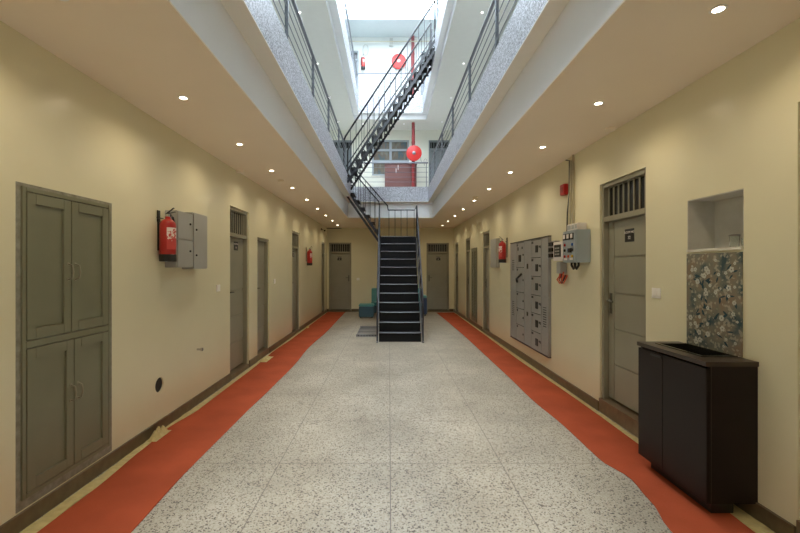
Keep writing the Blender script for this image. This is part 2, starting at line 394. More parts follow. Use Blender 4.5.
# ------------------------------------------------------------------ doors
RZ = {'L': PI/2, 'R': -PI/2, 'F': 0}
dn = [0]
def door(side, a, b, z0, z1, tz, label, sign=True, handle=1, leafmat='door', frm='frame', grille=True, dp=.075, step=True, vgroove=True):
    """local x along the wall, local y into the wall, z up"""
    dn[0] += 1; wd = b-a; mid = (a+b)/2
    loc = {'L': (XL, mid, 0), 'R': (XR, mid, 0), 'F': (mid, YF, 0)}[side]
    r = empty('door_%d' % dn[0], loc, RZ[side], label, 'door', kind='structure')
    h = wd/2; e = .003
    fr = MB(); ft = .045
    fr.box(-h+e, -h+ft, .02, dp+.05, z0+.001, z1-e).box(h-ft, h-e, .02, dp+.05, z0+.001, z1-e).box(-h+ft, h-ft, .02, dp+.05, z1-ft, z1-e)
    if tz: fr.box(-h+ft, h-ft, .02, dp+.05, tz, tz+.055)
    fr.build('door_frame', frm, r, bevel=.003)
    top = tz if tz else z1-ft
    lf = MB(); x0, x1 = -h+ft+.004, h-ft-.004; zb = z0+.03
    ly0, ly1 = dp, dp+.035
    lf.box(x0, x1, ly0+.010, ly1, zb, top-.006)
    # raised panels leave fine grooves between them
    gx = x0+.10 if handle > 0 else x1-.10
    n = 5; ph = (top-.006-zb)/n
    if handle > 0: stile, pan = (x0, gx-.005), (gx+.007, x1)
    else: stile, pan = (gx+.004, x1), (x0, gx-.004)
    lf.box(stile[0], stile[1], ly0, ly0+.011, zb, top-.006)
    for i in range(n):
        lf.box(pan[0], pan[1], ly0, ly0+.011, zb+i*ph+(.009 if i else 0), zb+(i+1)*ph-(.009 if i < n-1 else 0))
    lf.build('door_leaf', leafmat, r)
    if tz and grille:
        g = MB(); k = max(5, int(wd/.09))
        for i in range(k):
            x = -h+ft+(wd-2*ft)*(i+.5)/k; g.box(x-.006, x+.006, .05, .062, tz+.055, z1-ft)
        g.build('transom_grille', frm, r)
        MB().box(-h+ft, h-ft, .09, .096, tz+.056, z1-ft-.001).build('transom_pane', 'glassd', r)
    # handle
    hx = x0+.05 if handle > 0 else x1-.05; s_ = 1 if handle > 0 else -1
    hb = MB(); hb.box(hx-.018, hx+.018, ly0-.008, ly0-.0005, 1.10, 1.32); hb.tube([(hx, ly0-.008, 1.24), (hx, ly0-.045, 1.24), (hx+s_*.02, ly0-.05, 1.24), (hx+s_*.11, ly0-.05, 1.235)], .009, 8)
    hb.lathe([(.008, -.003), (.011, 0), (.011, .006)], (hx, ly0-.012, 1.15), 'y', 12)
    hb.build('door_handle', 'bronze', r, smooth=True)
    if sign:
        sg = MB().box(-.075+.03*s_, .075+.03*s_, ly0-.005, ly0-.0005, 1.86, 1.99).build('room_sign', 'blackp', r)
        if wd > .7:
            text('sign_lettering', 'ROOM NO', .033, 'label', sg, (.03*s_, ly0-.0055, 1.955))
            text('sign_number', sign, .045, 'label', sg, (.03*s_, ly0-.0055, 1.90))
    if step:
        MB().box(-h+e, h-e, -.012, .28, .0005, z0).build('threshold', 'step', r)
    return r
door('L', *DL[0], 'grey door on the left wall nearest to the viewer, barred transom above', sign='04', handle=1)
door('L', *DL[1], 'narrow low grey door without transom on the left wall', sign=None, handle=1)
door('L', *DL[2], 'grey door on the left wall just before the far fire extinguisher', sign='06', handle=1)
door('L', *DL[3], 'grey door at the far end of the left wall', sign=None, handle=1)
door('R', *DR[0], 'door frame at the right edge of the picture, nearest on the right wall', sign=None, handle=1)
door('R', *DR[1], 'grey panelled door with black room sign beside the dark sink cabinet', sign='72', handle=1)
door('R', *DR[2], 'grey door beside the extinguisher on the right wall', sign=None, handle=1)
door('R', *DR[3], 'dark narrow grey door beyond the low right cupboard', sign=None, handle=1)
door('R', *DR[4], 'grey door at the far end of the right wall', sign=None, handle=1)
door('F', *DF[0], 'grey end wall door on the left, over the end of the red runner', sign='08', handle=-1)
door('F', *DF[1], 'grey end wall door on the right, over the end of the red runner', sign='09', handle=1)

def upper_door(a, b, z0, z1, tz, label, m='winframe'):
    dn[0] += 1; wd = b-a; h = wd/2
    r = empty('door_%d' % dn[0], ((a+b)/2, YF, 0), 0, label, 'door', kind='structure')
    MB().box(-h+.003, -h+.05, .02, .15, z0, z1-.003).box(h-.05, h-.003, .02, .15, z0, z1-.003).box(-h+.05, h-.05, .02, .15, z1-.05, z1-.003).box(-h+.05, h-.05, .02, .15, tz, tz+.05).build('door_frame', m, r)
    lf = MB().box(-h+.054, h-.054, .10, .135, z0+.01, tz-.005)
    lf.box(-h+.12, h-.12, .092, .10, z0+.12, (z0+tz)/2-.05).box(-h+.12, h-.12, .092, .10, (z0+tz)/2+.05, tz-.12)
    lf.build('door_leaf', m, r)
    g = MB()
    for i in range(7): x = -h+.05+(wd-.1)*(i+.5)/7; g.box(x-.007, x+.007, .05, .062, tz+.05, z1-.05)
    g.build('transom_grille', m, r)
    MB().box(-h+.05, h-.05, .10, .106, tz+.051, z1-.051).build('transom_pane', 'glassd', r)
M['door_up'] = mat('blue grey door paint', (.26, .29, .31), .4, noise=.15)
upper_door(*DF1[0], 'grey first gallery door seen past the left end of the stair', 'door_up')
upper_door(*DF1[1], 'grey first gallery door on the right of the end wall', 'door_up')
upper_door(*DF2[0], 'pale blue grey door high up on the second gallery left', 'door_up')
upper_door(*DF2[1], 'pale blue grey door high up on the second gallery right', 'door_up')

# window on first gallery
def window():
    a, b, c, d = WIN1; t = .06
    r = empty('window_1', (0, YF, 0), 0, 'grey framed six light window on the first gallery end wall', 'window', kind='structure')
    f = MB(); f.box(a+.002, a+t, 0, .12, c+.002, d-.002).box(b-t, b-.002, 0, .12, c+.002, d-.002).box(a+t, b-t, 0, .12, c+.002, c+t).box(a+t, b-t, 0, .12, d-t, d-.002)
    xm = .057; f.box(xm-.045, xm+.045, .01, .11, c+t, d-t)
    for z in (5.46, 5.86): f.box(a+t, xm-.045, .01, .11, z-.04, z+.04).box(xm+.045, b-t, .01, .11, z-.04, z+.04)
    f.build('window_frame', 'winframe', r)
    zs = [c+t, 5.42, 5.50, 5.82, 5.90, d-t]
    for x0, x1 in ((a+t, xm-.045), (xm+.045, b-t)):
        for i in (0, 2, 4):
            MB().box(x0+.001, x1-.001, .05, .056, zs[i]+.001, zs[i+1]-.001).build('pane', 'winglass', r)
    MB().box(a-.03, b+.03, -.04, -.001, c-.05, c-.005).build('window_sill', 'ledge', r)
window()

# ------------------------------------------------------------------ ceiling lights
def downlight(name, lampmat, energy, col, r_=.036, spot=True, blend=.75, size=112):
    root = empty(name, (0, 0, 0))
    MB().lathe([(r_+.014, -.0005), (r_+.016, -.004), (r_+.012, -.007), (r_+.001, -.006), (r_+.001, -.0005)], (0, 0, 0)).build('trim_ring', 'white', root, smooth=True)
    MB().lathe([(r_, -.001), (r_, -.0045)], (0, 0, 0)).build('diffuser', lampmat, root)
    ld = bpy.data.lights.new(name, 'SPOT'); ld.energy = energy; ld.color = col; ld.spot_size = math.radians(size); ld.spot_blend = blend; ld.shadow_soft_size = .035
    lo = bpy.data.objects.new('bulb', ld); COL.objects.link(lo); lo.parent = root; lo.location = (0, 0, -.045)
    return root
proto = downlight('downlight', 'lamp', LAMP_W, (1.0, .83, .56), size=155, blend=1.0, r_=.027)
first = True
for x, y0, side in ((-1.73, 2.10, 'left'), (1.82, 2.21, 'right')):
    for k in range(-3, 10):
        o = proto if first else copy_tree(proto); first = False
        o.location = (x, y0+1.265*k, ZC)
        ordw = {0: 'nearest', 1: 'second', 2: 'third', 3: 'fourth', 4: 'fifth', 5: 'sixth', 6: 'seventh', 7: 'eighth', 8: 'ninth', 9: 'farthest'}.get(k)
        if k < 0: lab = 'round warm ceiling downlight behind the viewer on the %s, %s row back' % (side, {-1: 'first', -2: 'second', -3: 'third'}[k])
        elif k == 0 and side == 'left': lab = 'round warm downlight just above the frame on the left corridor ceiling'
        else: lab = 'round warm ceiling downlight, %s one from the viewer along the %s wall' % (ordw, side)
        tag(o, lab, 'downlight', 'warm downlights in the corridor ceiling')
proto2 = downlight('gallery_downlight', 'lampw', UP_W, (1.0, .90, .72), r_=.018, size=150, blend=1.0)
first = True
for x, side in ((-1.74, 'left'), (1.82, 'right')):
    for k in range(0, 5):
        o = proto2 if first else copy_tree(proto2); first = False
        y = 5.85+1.27*2*k*.77; o.location = (x, y, C1)
        tag(o, 'small white downlight in the %s gallery soffit, number %s from the viewer' % (side, ('one', 'two', 'three', 'four', 'five')[k]), 'downlight', 'small downlights in the gallery soffit')
for x, wh in ((.51, 'above the window and hose reel'), (-.9, 'hidden behind the upper stair')):
    o = copy_tree(proto2); o.location = (x, 13.85, C1); tag(o, 'small white downlight in the far gallery soffit %s' % wh, 'downlight', 'small downlights in the gallery soffit')

def detector(x, y, lab):
    r = MB().lathe([(.05, 0), (.055, -.012), (.045, -.028), (.02, -.034)], (0, 0, 0), n=20).build('smoke_detector', 'ceil', None, smooth=True)
    r.location = (x, y, ZC-.0005); tag(r, lab, 'smoke detector', 'smoke detectors on the corridor ceiling')
detector(2.27, 4.1, 'round smoke detector on the ceiling above the near right door')
detector(-2.2, 5.9, 'round smoke detector on the ceiling above the nearest left door')
detector(-1.77, 6.55, 'round smoke detector on the left corridor ceiling beside the downlights')
detector(1.75, 8.1, 'round smoke detector on the right corridor ceiling')

# ------------------------------------------------------------------ balcony railings
def railing(name, pts, posts, zb, zt, label, group):
    """pts: line on plan; posts: parameters along it; horizontal wires between"""
    P0, P1 = Vector((*pts[0], 0)), Vector((*pts[1], 0)); L_ = (P1-P0).length; d = (P1-P0).normalized()
    r = empty(name, (P0.x, P0.y, zb), 0, label, 'railing', group)
    hz = zt-zb
    MB().tube([Vector((0, 0, hz)), d*L_+Vector((0, 0, hz))], .020, 10).build('top_rail', 'steel', r, smooth=True)
    for k in range(1, 5):
        z = hz*k/5+.01
        MB().tube([Vector((0, 0, z)), d*L_+Vector((0, 0, z))], .0055, 6).build('wire', 'steel', r)
    for t in posts:
        p = d*t
        n = Vector((-d.y, d.x, 0))
        MB().bar(p+Vector((0, 0, .001)), p+Vector((0, 0, hz)), .035, .016, wdir=n).box(p.x-.035, p.x+.035, p.y-.035, p.y+.035, 0, .008).build('post', 'steel', r)
G = 'steel balcony railings round the light well'
z1b, z1t, z2b, z2t = 3.90, 4.53, 7.33, 7.97
def ps(start, n, step): return [start+step*i for i in range(n)]
railing('balcony_railing', ((-1.055, -1.8), (-1.055, 9.66)), [.1, 1.6, 3.1, 4.5, 5.92, 7.35, 8.78, 10.2, 11.42], z1b, z1t, 'steel wire railing on the left side of the first gallery', G)
railing('balcony_railing', ((1.155, -1.8), (1.155, 11.4)), [.1, 1.65, 3.15, 4.6, 6.08, 7.52, 9.05, 10.5, 11.9, 13.0], z1b, z1t, 'steel wire railing on the right side of the first gallery', G)
railing('balcony_railing', ((-1.02, 11.46), (1.12, 11.46)), [.05, 2.09], z1b, 4.60, 'steel wire railing across the far end of the first gallery', G)
railing('balcony_railing', ((-1.055, -1.8), (-1.055, 13.3)), ps(.1, 11, 1.48), z2b, z2t, 'steel wire railing on the left side of the second gallery', G)
railing('balcony_railing', ((1.155, -1.8), (1.155, 9.66)), ps(.1, 8, 1.6), z2b, z2t, 'steel wire railing on the right side of the second gallery before the stair head', G)
railing('balcony_railing', ((1.155, 10.72), (1.155, 13.3)), [.05, 1.3, 2.5], z2b, z2t, 'short steel wire railing on the right of the second gallery beyond the stair head', G)
railing('balcony_railing', ((-1.02, 13.36), (1.12, 13.36)), [.05, 1.05, 2.09], z2b, 8.08, 'steel wire railing across the far end of the second gallery', G)

# ------------------------------------------------------------------ lower staircase
def lower_stair():
    X0, X1 = -.215, .69
    r = empty('lower_staircase', (0, 8.5, 0), 0, 'black steel staircase rising from the terrazzo floor to a landing and turning left', 'staircase')
    Y = lambda y: y-8.5
    N, rise, run, y0 = 12, 2.42/12, .1727, 8.6
    for i in range(1, N+1):
        z = rise*i; y = y0+run*(i-1)
        t = MB().box(X0, X1, Y(y), Y(y+run+.02), z-.012, z).box(X0, X1, Y(y+.012), Y(y+.018), z-rise, z-.012)
        s_ = t.build('step', 'tread', r)
        nb = MB(); pts = [(X0+(X1-X0)*q/8, Y(y-.006), z-.006-.006*math.sin(q/8*PI)*random.uniform(.2, 1)) for q in range(9)]
        nb.tube(pts, .0075, 6); nb.build('nosing', 'nosing', s_)
    for x in (X0-.025, X1+.025):
        s_ = MB(); s_.bar((x, Y(8.50), .0), (x, Y(10.5), 2.36), .014, .16, wdir=(1, 0, 0)); s_.build('stringer', 'black', r)
    # landing
    MB().box(X0-.04, X1+.04, Y(10.68), Y(11.30), 2.40, 2.42).box(X0-.04, X0, Y(10.5), Y(11.3), 2.28, 2.40).box(X1, X1+.04, Y(10.5), Y(11.3), 2.28, 2.40).box(X0, X1, Y(11.26), Y(11.30), 2.28, 2.40).build('landing', 'tread', r)
    for x in (X0-.02, X1+.02):
        for y in (10.62, 11.28): MB().tube([(x, Y(y), 0), (x, Y(y), 2.40)], .022, 10).box(x-.06, x+.06, Y(y)-.06, Y(y)+.06, 0, .008).build('support_post', 'black', r)
    # flight handrails with balusters
    for x in (X0-.035, X1+.035):
        MB().tube([(x, Y(8.52), 0.0), (x, Y(8.52), .88), (x, Y(8.60), 1.0), (x, Y(10.46), 3.22), (x, Y(10.50), 3.22), (x, Y(10.50), 2.38)], .017, 10).build('handrail', 'black', r, smooth=True)
        MB().tube([(x, Y(8.62), .50), (x, Y(10.46), 2.80)], .009, 8).build('mid_rail', 'black', r)
        for k in range(1, 7):
            y = 8.60+.27*k; zb = (y-8.5)*1.18+.03
            MB().tube([(x, Y(y), zb), (x, Y(y), .96+(y-8.60)*1.195)], .007, 6).build('baluster', 'black', r)
        MB().box(x-.02, x+.02, Y(8.46), Y(8.56), 0, .03).build('foot_plate', 'nosing', r)
    # landing guard rail (back and right side)
    MB().tube([(-.02, Y(11.27), 3.22), (X1+.03, Y(11.27), 3.22), (X1+.03, Y(10.52), 3.20)], .016, 8).build('landing_rail', 'black', r, smooth=True)
    for x in (.0, .17, .34, .51, X1+.02): MB().tube([(x, Y(11.27), 2.42), (x, Y(11.27), 3.22)], .007, 6).build('baluster', 'black', r)
    # second flight turning left up to the first gallery
    n2 = 7; xs, xe, zs, ze = X0-.03, -1.19, 2.42, 3.77
    ri = (ze-zs)/n2; ru = (xs-xe)/n2
    for i in range(1, n2):
        x = xs-ru*(i-1); z = zs+ri*i
        s_ = MB().box(x-ru-.03, x, Y(10.58), Y(11.25), z-.012, z).build('step', 'tread', r)
        MB().box(x, x+.012, Y(10.58), Y(11.25), z-.02, z+.001).build('nosing', 'nosing', s_)
    sl = ri/ru
    for y in (10.55, 11.28):
        MB().bar((xs+.02, Y(y), zs-.02), (-1.02, Y(y), zs-.02+(xs+.02+1.02)*sl), .014, .05).bar((xs+.02, Y(y), zs-.19), (-1.16, Y(y), zs-.19+(xs+.02+1.16)*sl), .014, .05).build('stringer', 'black', r)
        rt = 0.92
        xq = X0-.035 if y < 11 else -.02
        MB().tube([(xq, Y(y), zs+(.80 if y > 11 else 0)), (xq, Y(y), zs+rt-.12), (xq-.02, Y(y), zs+rt), (-.98, Y(y), zs+rt+(-.25+.98)*1.12+(.0 if y < 11 else .25))], .016, 8).build('handrail', 'black', r, smooth=True)
        for k in range(1, 6):
            x = xs-.14*k; zb = zs+(xs-x)*sl
            MB().tube([(x, Y(y), zb-.02), (x, Y(y), zs+rt+(xq-x)*1.08)], .006, 6).build('baluster', 'black', r)
    return r
lower_stair()

# ------------------------------------------------------------------ upper flight from first to second gallery
def upper_stair():
    r = empty('upper_staircase', (-1.1, 10.2, F1), 0, 'black steel open staircase crossing the light well from left gallery up to the right', 'staircase')
    O = Vector((-1.1, 10.2, F1))
    xa, xb, za, zb = -1.08, 1.14, 3.80, 7.10
    sl = (zb-za)/(xb-xa)
    def P(x, y, z): return Vector((x, y, z))-O
    for y in (9.75, 10.63):
        s_ = MB(); s_.bar(P(xa, y, za+.06), P(xb, y, zb+.06), .02, .055).bar(P(xa+.06, y, za-.13), P(xb, y, zb-.17), .02, .055)
        s_.build('stringer', 'black', r)
        # triangular brackets between the two chords
        n = 17; ru = (xb-xa)/n; ri = (zb-za)/n
        for i in range(n):
            z_ = MB()
            x = xa+ru*(i+.35); z = za+ri*(i+.35)
            z_.bar(P(x, y, z-.17), P(x, y, z+.06), .014, .024).bar(P(x, y, z-.09), P(x+ru, y, z-.09), .014, .024).bar(P(x, y, z+.05), P(x+ru*.95, y, z-.08), .012, .018)
            z_.build('step_bracket', 'black', r)
        # rails
        top = 1.0
        MB().tube([P(xa-.02, y, za+.02), P(xa-.02, y, za+top-.1), P(xa+.02, y, za+top), P(xb-.02, y, zb+top), P(xb-.02, y, zb+.1)], .022, 8).build('handrail', 'black', r, smooth=True)
        if y < 10: MB().tube([P(xa, y, za+.22), P(xb, y, zb+.22)], .015, 6).build('mid_rail', 'black', r)
        for i in range(1, 16):
            x = xa+(xb-xa)*i/16; z = za+(zb-za)*i/16
            MB().tube([P(x, y, z+.05), P(x, y, z+top)], .006, 6).build('baluster', 'black', r)
    n = 17; ru = (xb-xa)/n; ri = (zb-za)/n
    for i in range(n):
        x = xa+ru*i; z = za+ri*(i+.3)
        a, b_ = P(x, 9.77, z-.012), P(x+ru+.05, 10.61, z+.012)
        MB().box(a.x, b_.x-.055, a.y, b_.y, a.z, a.z+.012).box(a.x, a.x+.008, a.y, b_.y, a.z-.09, a.z+.012).build('step', 'tread', r)
upper_stair()

# ------------------------------------------------------------------ built-in cupboards
def cupboard(name, side, rect, rows, label, border=True, split=.5, louvre=False):
    a, b, c, d = rect; mid = (a+b)/2; h = (b-a)/2
    loc = {'L': (XL, mid, c), 'R': (XR, mid, c)}[side]
    r = empty(name, loc, RZ[side], label, 'cupboard')
    z0, z1 = 0, d-c; t = .028
    f = MB(); f.box(-h+.002, -h+t, -.012, .06, z0+.002, z1-.002).box(h-t, h-.002, -.012, .06, z0+.002, z1-.002).box(-h+t, h-t, -.012, .06, z1-t, z1-.002).box(-h+t, h-t, -.012, .06, z0+.002, z0+t)
    for q in rows[1:-1]: f.box(-h+t, h-t, -.012, .06, q-c-.022, q-c+.022)
    f.build('frame', 'cup', r, bevel=.002)
    MB().box(-h+.002, h-.002, .07, .09, z0+.002, z1-.002).build('carcass', 'dark', r)
    for i in range(len(rows)-1):
        za = (rows[i]-c)+(.022 if i else t)+.005; zb = (rows[i+1]-c)-(.022 if i < len(rows)-2 else t)-.005
        xm = -h+2*h*split+(.012 if i == 0 else -.012)
        for k, (x0, x1) in enumerate(((-h+t+.004, xm-.003), (xm+.003, h-t-.004))):
            dr = MB(); s_ = .062; y0, y1 = -.014, .02
            dr.box(x0, x0+s_, y0, y1, za, zb).box(x1-s_, x1, y0, y1, za, zb).box(x0+s_, x1-s_, y0, y1, zb-s_*1.1, zb).box(x0+s_, x1-s_, y0, y1, za, za+s_*1.1)
            if louvre:
                n = 22; zz = (zb-za-2.2*s_)/n
                for j in range(n):
                    zc = za+1.1*s_+zz*j; dr.prism([(-.008, zc), (-.002, zc), (.016, zc+zz*.95), (.010, zc+zz*.95)], 'x', x0+s_, x1-s_)
            else: dr.box(x0+s_, x1-s_, y0+.014, y1, za+s_*1.1, zb-s_*1.1)
            D = dr.build('door', 'cup', r, bevel=.002 if not louvre else 0)
            hx = x1-.028 if k == 0 else x0+.028
            hz = za+(zb-za)*(.46 if i else .58)
            MB().tube([(hx, y0, hz+.055), (hx, y0-.03, hz+.045), (hx, y0-.038, hz), (hx, y0-.03, hz-.045), (hx, y0, hz-.055)], .006, 8).lathe([(.012, -.004), (.012, 0)], (hx, y0, hz+.055), 'y', 10).lathe([(.012, -.004), (.012, 0)], (hx, y0, hz-.055), 'y', 10).build('handle', 'frame', D, smooth=True)
    if border:
        g = grid_slab('paint_border', 'smear', (-h-.030, h+.025), (-.055, z1+.02), -.0015, -.0002, [(-h+.001, h-.001, 0.001, z1-.001)], lambda u, v, A: (u, A, v))
        g.parent = r
    return r
cupboard('wall_cupboard', 'L', CUPL, [CUPL[2], 1.12, CUPL[3]], 'grey green built-in cupboard with four panelled doors in the left wall', split=.5)
cupboard('wall_cupboard', 'R', CUPR, [CUPR[2], CUPR[3]], 'grey louvred built-in cupboard between two doors on the right wall', border=False, louvre=True)

# ------------------------------------------------------------------ electrical things
def board():
    # local x from far edge (-) to near edge (+)
    r = empty('distribution_board', (XR, (5.79+7.60)/2, .30), RZ['R'], 'wide grey electrical distribution board with rows of breaker doors on the right wall', 'electrical board')
    W = 1.81; X = lambda f: -W/2+f
    H = 1.75
    MB().box(X(0), X(W), -.035, -.0005, 0, H).build('body', 'panel', r, bevel=.003)
    gap = .005
    def dr(x0, x1, z0, z1, kind):
        D = MB().box(X(x0)+gap, X(x1)-gap, -.045, -.036, z0+gap, z1-gap).build('door', 'panel', r)
        m = MB()
        if kind == 'C':
            MB().box(X(x0)+.20, X(x0)+.30, -.052, -.0455, z0+.08, z0+.19).build('breaker_switch', 'blackp', D)
            MB().box(X(x0)+.34, X(x0)+.37, -.048, -.0455, z0+.15, z0+.18).box(X(x0)+.385, X(x0)+.41, -.048, -.0455, z0+.14, z0+.18).build('indicator', 'blackp', D)
            MB().box(X(x0)+.02, X(x0)+.10, -.047, -.0455, z1-.055, z1-.02).build('nameplate', 'blackp', D)
        else:
            MB().box(X(x0)+.03, X(x0)+.09, -.047, -.0455, z1-.055, z1-.02).build('nameplate', 'blackp', D)
            MB().lathe([(.016, -.052), (.018, -.0455)], (X(x1)-.07, 0, (z0+z1)/2), 'y', 12).build('lock', 'blackp', D)
        # dark shut line along the top edge
        MB().box(X(x0), X(x1)-.06, -.0455, -.0362, z1-gap+.0005, z1+gap-.0005).build('gasket', 'blackp', D)
        return D
    zc = [0, .288, .577, .865, 1.16, 1.455, 1.735]
    for i in range(6): dr(1.11, 1.55, zc[i], zc[i+1], 'C')
    zb = [0.01, .288, .577, .865, 1.30, 1.735]
    for i in range(5):
        D = dr(.36, .80, zb[i], zb[i+1], 'B')
        if i == 4:
            MB().box(X(.5), X(.62), -.052, -.0455, 1.40, 1.52).build('meter', 'blackp', D)
            MB().box(X(.44), X(.48), -.050, -.0455, 1.60, 1.66).box(X(.66), X(.70), -.050, -.0455, 1.62, 1.66).build('indicator', 'blackp', D)
        if i == 3:
            MB().tube([(X(.42), -.05, 1.04), (X(.46), -.075, 1.10), (X(.60), -.08, 1.14), (X(.66), -.05, 1.19)], .018, 8).build('lever', 'blackp', D, smooth=True)
    # end alleys and handle strip
    A = MB().box(X(0)+gap, X(.36)-gap, -.045, -.036, .01, .86).box(X(0)+gap, X(.36)-gap, -.045, -.036, .875, H-.015).build('cable_alley_door', 'panel', r)
    v = MB()
    for k in range(8): v.box(X(.12), X(.24), -.0475, -.0455, .42+.035*k, .432+.035*k)
    for k in range(6): v.box(X(.12), X(.24), -.0475, -.0455, 1.25+.035*k, 1.262+.035*k)
    v.build('vent', 'blackp', A)
    MB().box(X(.80)+gap, X(1.11)-gap, -.045, -.036, .01, .86).box(X(.80)+gap, X(1.11)-gap, -.045, -.036, .875, H-.015).build('centre_door', 'panel', r)
    MB().box(X(.93), X(.97), -.056, -.0455, 1.28, 1.36).box(X(.93), X(.97), -.056, -.0455, .50, .56).build('lock_handle', 'bronze', r)
    B = MB().box(X(1.55)+gap, X(W)-gap, -.045, -.036, .01, .86).box(X(1.55)+gap, X(W)-gap, -.045, -.036, .875, H-.015).build('cable_alley_door', 'panel', r)
    v = MB()
    for k in range(9): v.box(X(1.62), X(1.74), -.0475, -.0455, .42+.035*k, .432+.035*k)
    v.build('vent', 'blackp', B)
    MB().box(X(0)-.004, X(W)+.004, -.05, -.0005, -.012, -.0005).box(X(0)-.004, X(W)+.004, -.05, -.0005, H+.0005, H+.012).build('edge_strip', 'blackp', r)
board()

def control_box():
    r = empty('control_panel', (XR, 4.84, 1.66), RZ['R'], 'blue grey motor control box with meters and coloured buttons beside the near right door', 'control box')
    MB().box(-.18, .18, -.165, -.001, 0, .385).build('body', 'bluebox', r, bevel=.004)
    D = MB().box(-.168, .168, -.172, -.1655, .012, .373).build('door', 'bluebox', r, bevel=.002)
    for i in range(3):
        x = -.115+.098*i
        m_ = MB().box(x-.038, x+.038, -.182, -.1725, .275, .35).build('meter', 'blackp', D)
        MB().box(x-.03, x+.03, -.1835, -.1822, .292, .343).build('dial', 'label', m_)
    cols = [['red', 'yellow', 'blue'], ['blackp', 'blue', 'blackp'], ['red', 'orange', 'yellow']]
    for j, z in enumerate((.215, .15, .075)):
        for i in range(3):
            if j == 0 and i == 1: continue
            x = -.11+.1*i
            MB().lathe([(.012, -.186), (.017, -.182), (.018, -.1725)], (x, 0, z), 'y', 14).build('push_button', cols[j][i], D, smooth=True)
    MB().box(-.01, .07, -.186, -.1725, .12, .17).build('selector_switch', 'blackp', D)
    MB().box(-.13, -.05, -.175, -.1725, .03, .055).box(.02, .10, -.175, -.1725, .03, .055).build('nameplate', 'label', D)
    t = empty('terminal_box', (XR, 4.86, 2.046), RZ['R'], 'small clear topped terminal box standing on the blue grey control box', 'junction box')
    MB().box(-.13, .15, -.13, -.02, .0, .085).build('body', 'label', t, bevel=.006)
    MB().box(-.12, -.03, -.135, -.1305, .02, .07).box(.0, .07, -.135, -.1305, .02, .07).box(.09, .13, -.135, -.1305, .02, .07).build('cover', 'greybox', t)
    for k, x in enumerate((-.06, .02)):
        c = MB().tube([(x-.05, -.09, .0), (x-.05, -.09, -.035), (x, -.09, -.075), (x+.05, -.09, -.035), (x+.05, -.09, .0)], .014, 8).build('cable_loop', 'blackp', None, smooth=True)
        c.parent = r
    # smaller white meter box on its left
    q = empty('meter_box', (XR, 5.29, 1.69), RZ['R'], 'white meter box with dark window left of the blue grey control box', 'meter box')
    MB().box(-.14, .14, -.12, -.001, 0, .25).build('body', 'label', q, bevel=.004)
    MB().box(-.10, .10, -.126, -.1205, .05, .21).build('window', 'blackp', q)
    for i in range(3):
        for j in range(2): MB().box(-.07+.075*j, -.01+.075*j, -.129, -.1265, .075+.04*i, .095+.04*i).build('fuse', 'greybox', q)
    u = empty('starter_box', (XR, 5.59, 1.72), RZ['R'], 'small black open fuse unit beside the white meter box', 'fuse box')
    MB().box(-.09, .09, -.07, -.001, 0, .25).build('body', 'panel', u)
    for i in range(3):
        for j in range(2): MB().box(-.07+.075*j, -.015+.075*j, -.10, -.0705, .02+.08*i, .07+.08*i).build('fuse', 'blackp', u)
    s_ = empty('cable_socket', (XR, 5.32, 1.42), RZ['R'], 'grey socket trailing red and orange cables under the white meter box', 'cable socket')
    MB().box(-.08, .04, -.09, -.001, .10, .255).build('body', 'greybox', s_, bevel=.005)
    for k, (x, m_) in enumerate(((-.05, 'orange'), (-.01, 'red'), (.05, 'orange'), (.02, 'blackp'))):
        MB().tube([(x, -.05, .12), (x+.015, -.07, .06), (x-.02+.02*k, -.085, .02), (x+.02*math.sin(k), -.06, -.03), (x+.05, -.04, .0+.02*k), (x+.06, -.03, .08)], .009, 7).build('cable', m_, s_, smooth=True)
control_box()
def conduit(pts, r_, label, m='conduit', name='conduit_pipe'):
    o = MB().tube(pts, r_, 10).build(name, m, None, smooth=True); return tag(o, label, 'conduit')
conduit([(XR-.016, 5.07, 2.10), (XR-.016, 5.07, ZC-.002)], .012, 'cream conduit rising to the ceiling, the one nearer the door')
conduit([(XR-.05, 5.10, 2.06), (XR-.04, 5.12, 2.3), (XR-.02, 5.13, 2.55), (XR-.016, 5.13, ZC-.06)], .016, 'grey conduit rising to the ceiling beside the red alarm box')
o = MB().tube([(XR-.05, 5.17, 2.0), (XR-.045, 5.17, 2.3), (XR-.022, 5.165, 2.55), (XR-.02, 5.165, ZC-.05), (XR-.04, 5.22, ZC-.03)], .009, 8).build('cable', 'blackp', None, smooth=True); tag(o, 'black cable hanging along the grey conduit', 'cable')
r = empty('fire_alarm_box', (XR, 5.30, 2.56), RZ['R'], 'small red fire alarm call box high on the right wall', 'alarm box')
MB().box(-.065, .065, -.06, -.001, 0, .14).build('body', 'red', r, bevel=.006)
MB().box(-.03, .03, -.064, -.0605, .03, .10).build('glass_plate', 'redpipe', r)

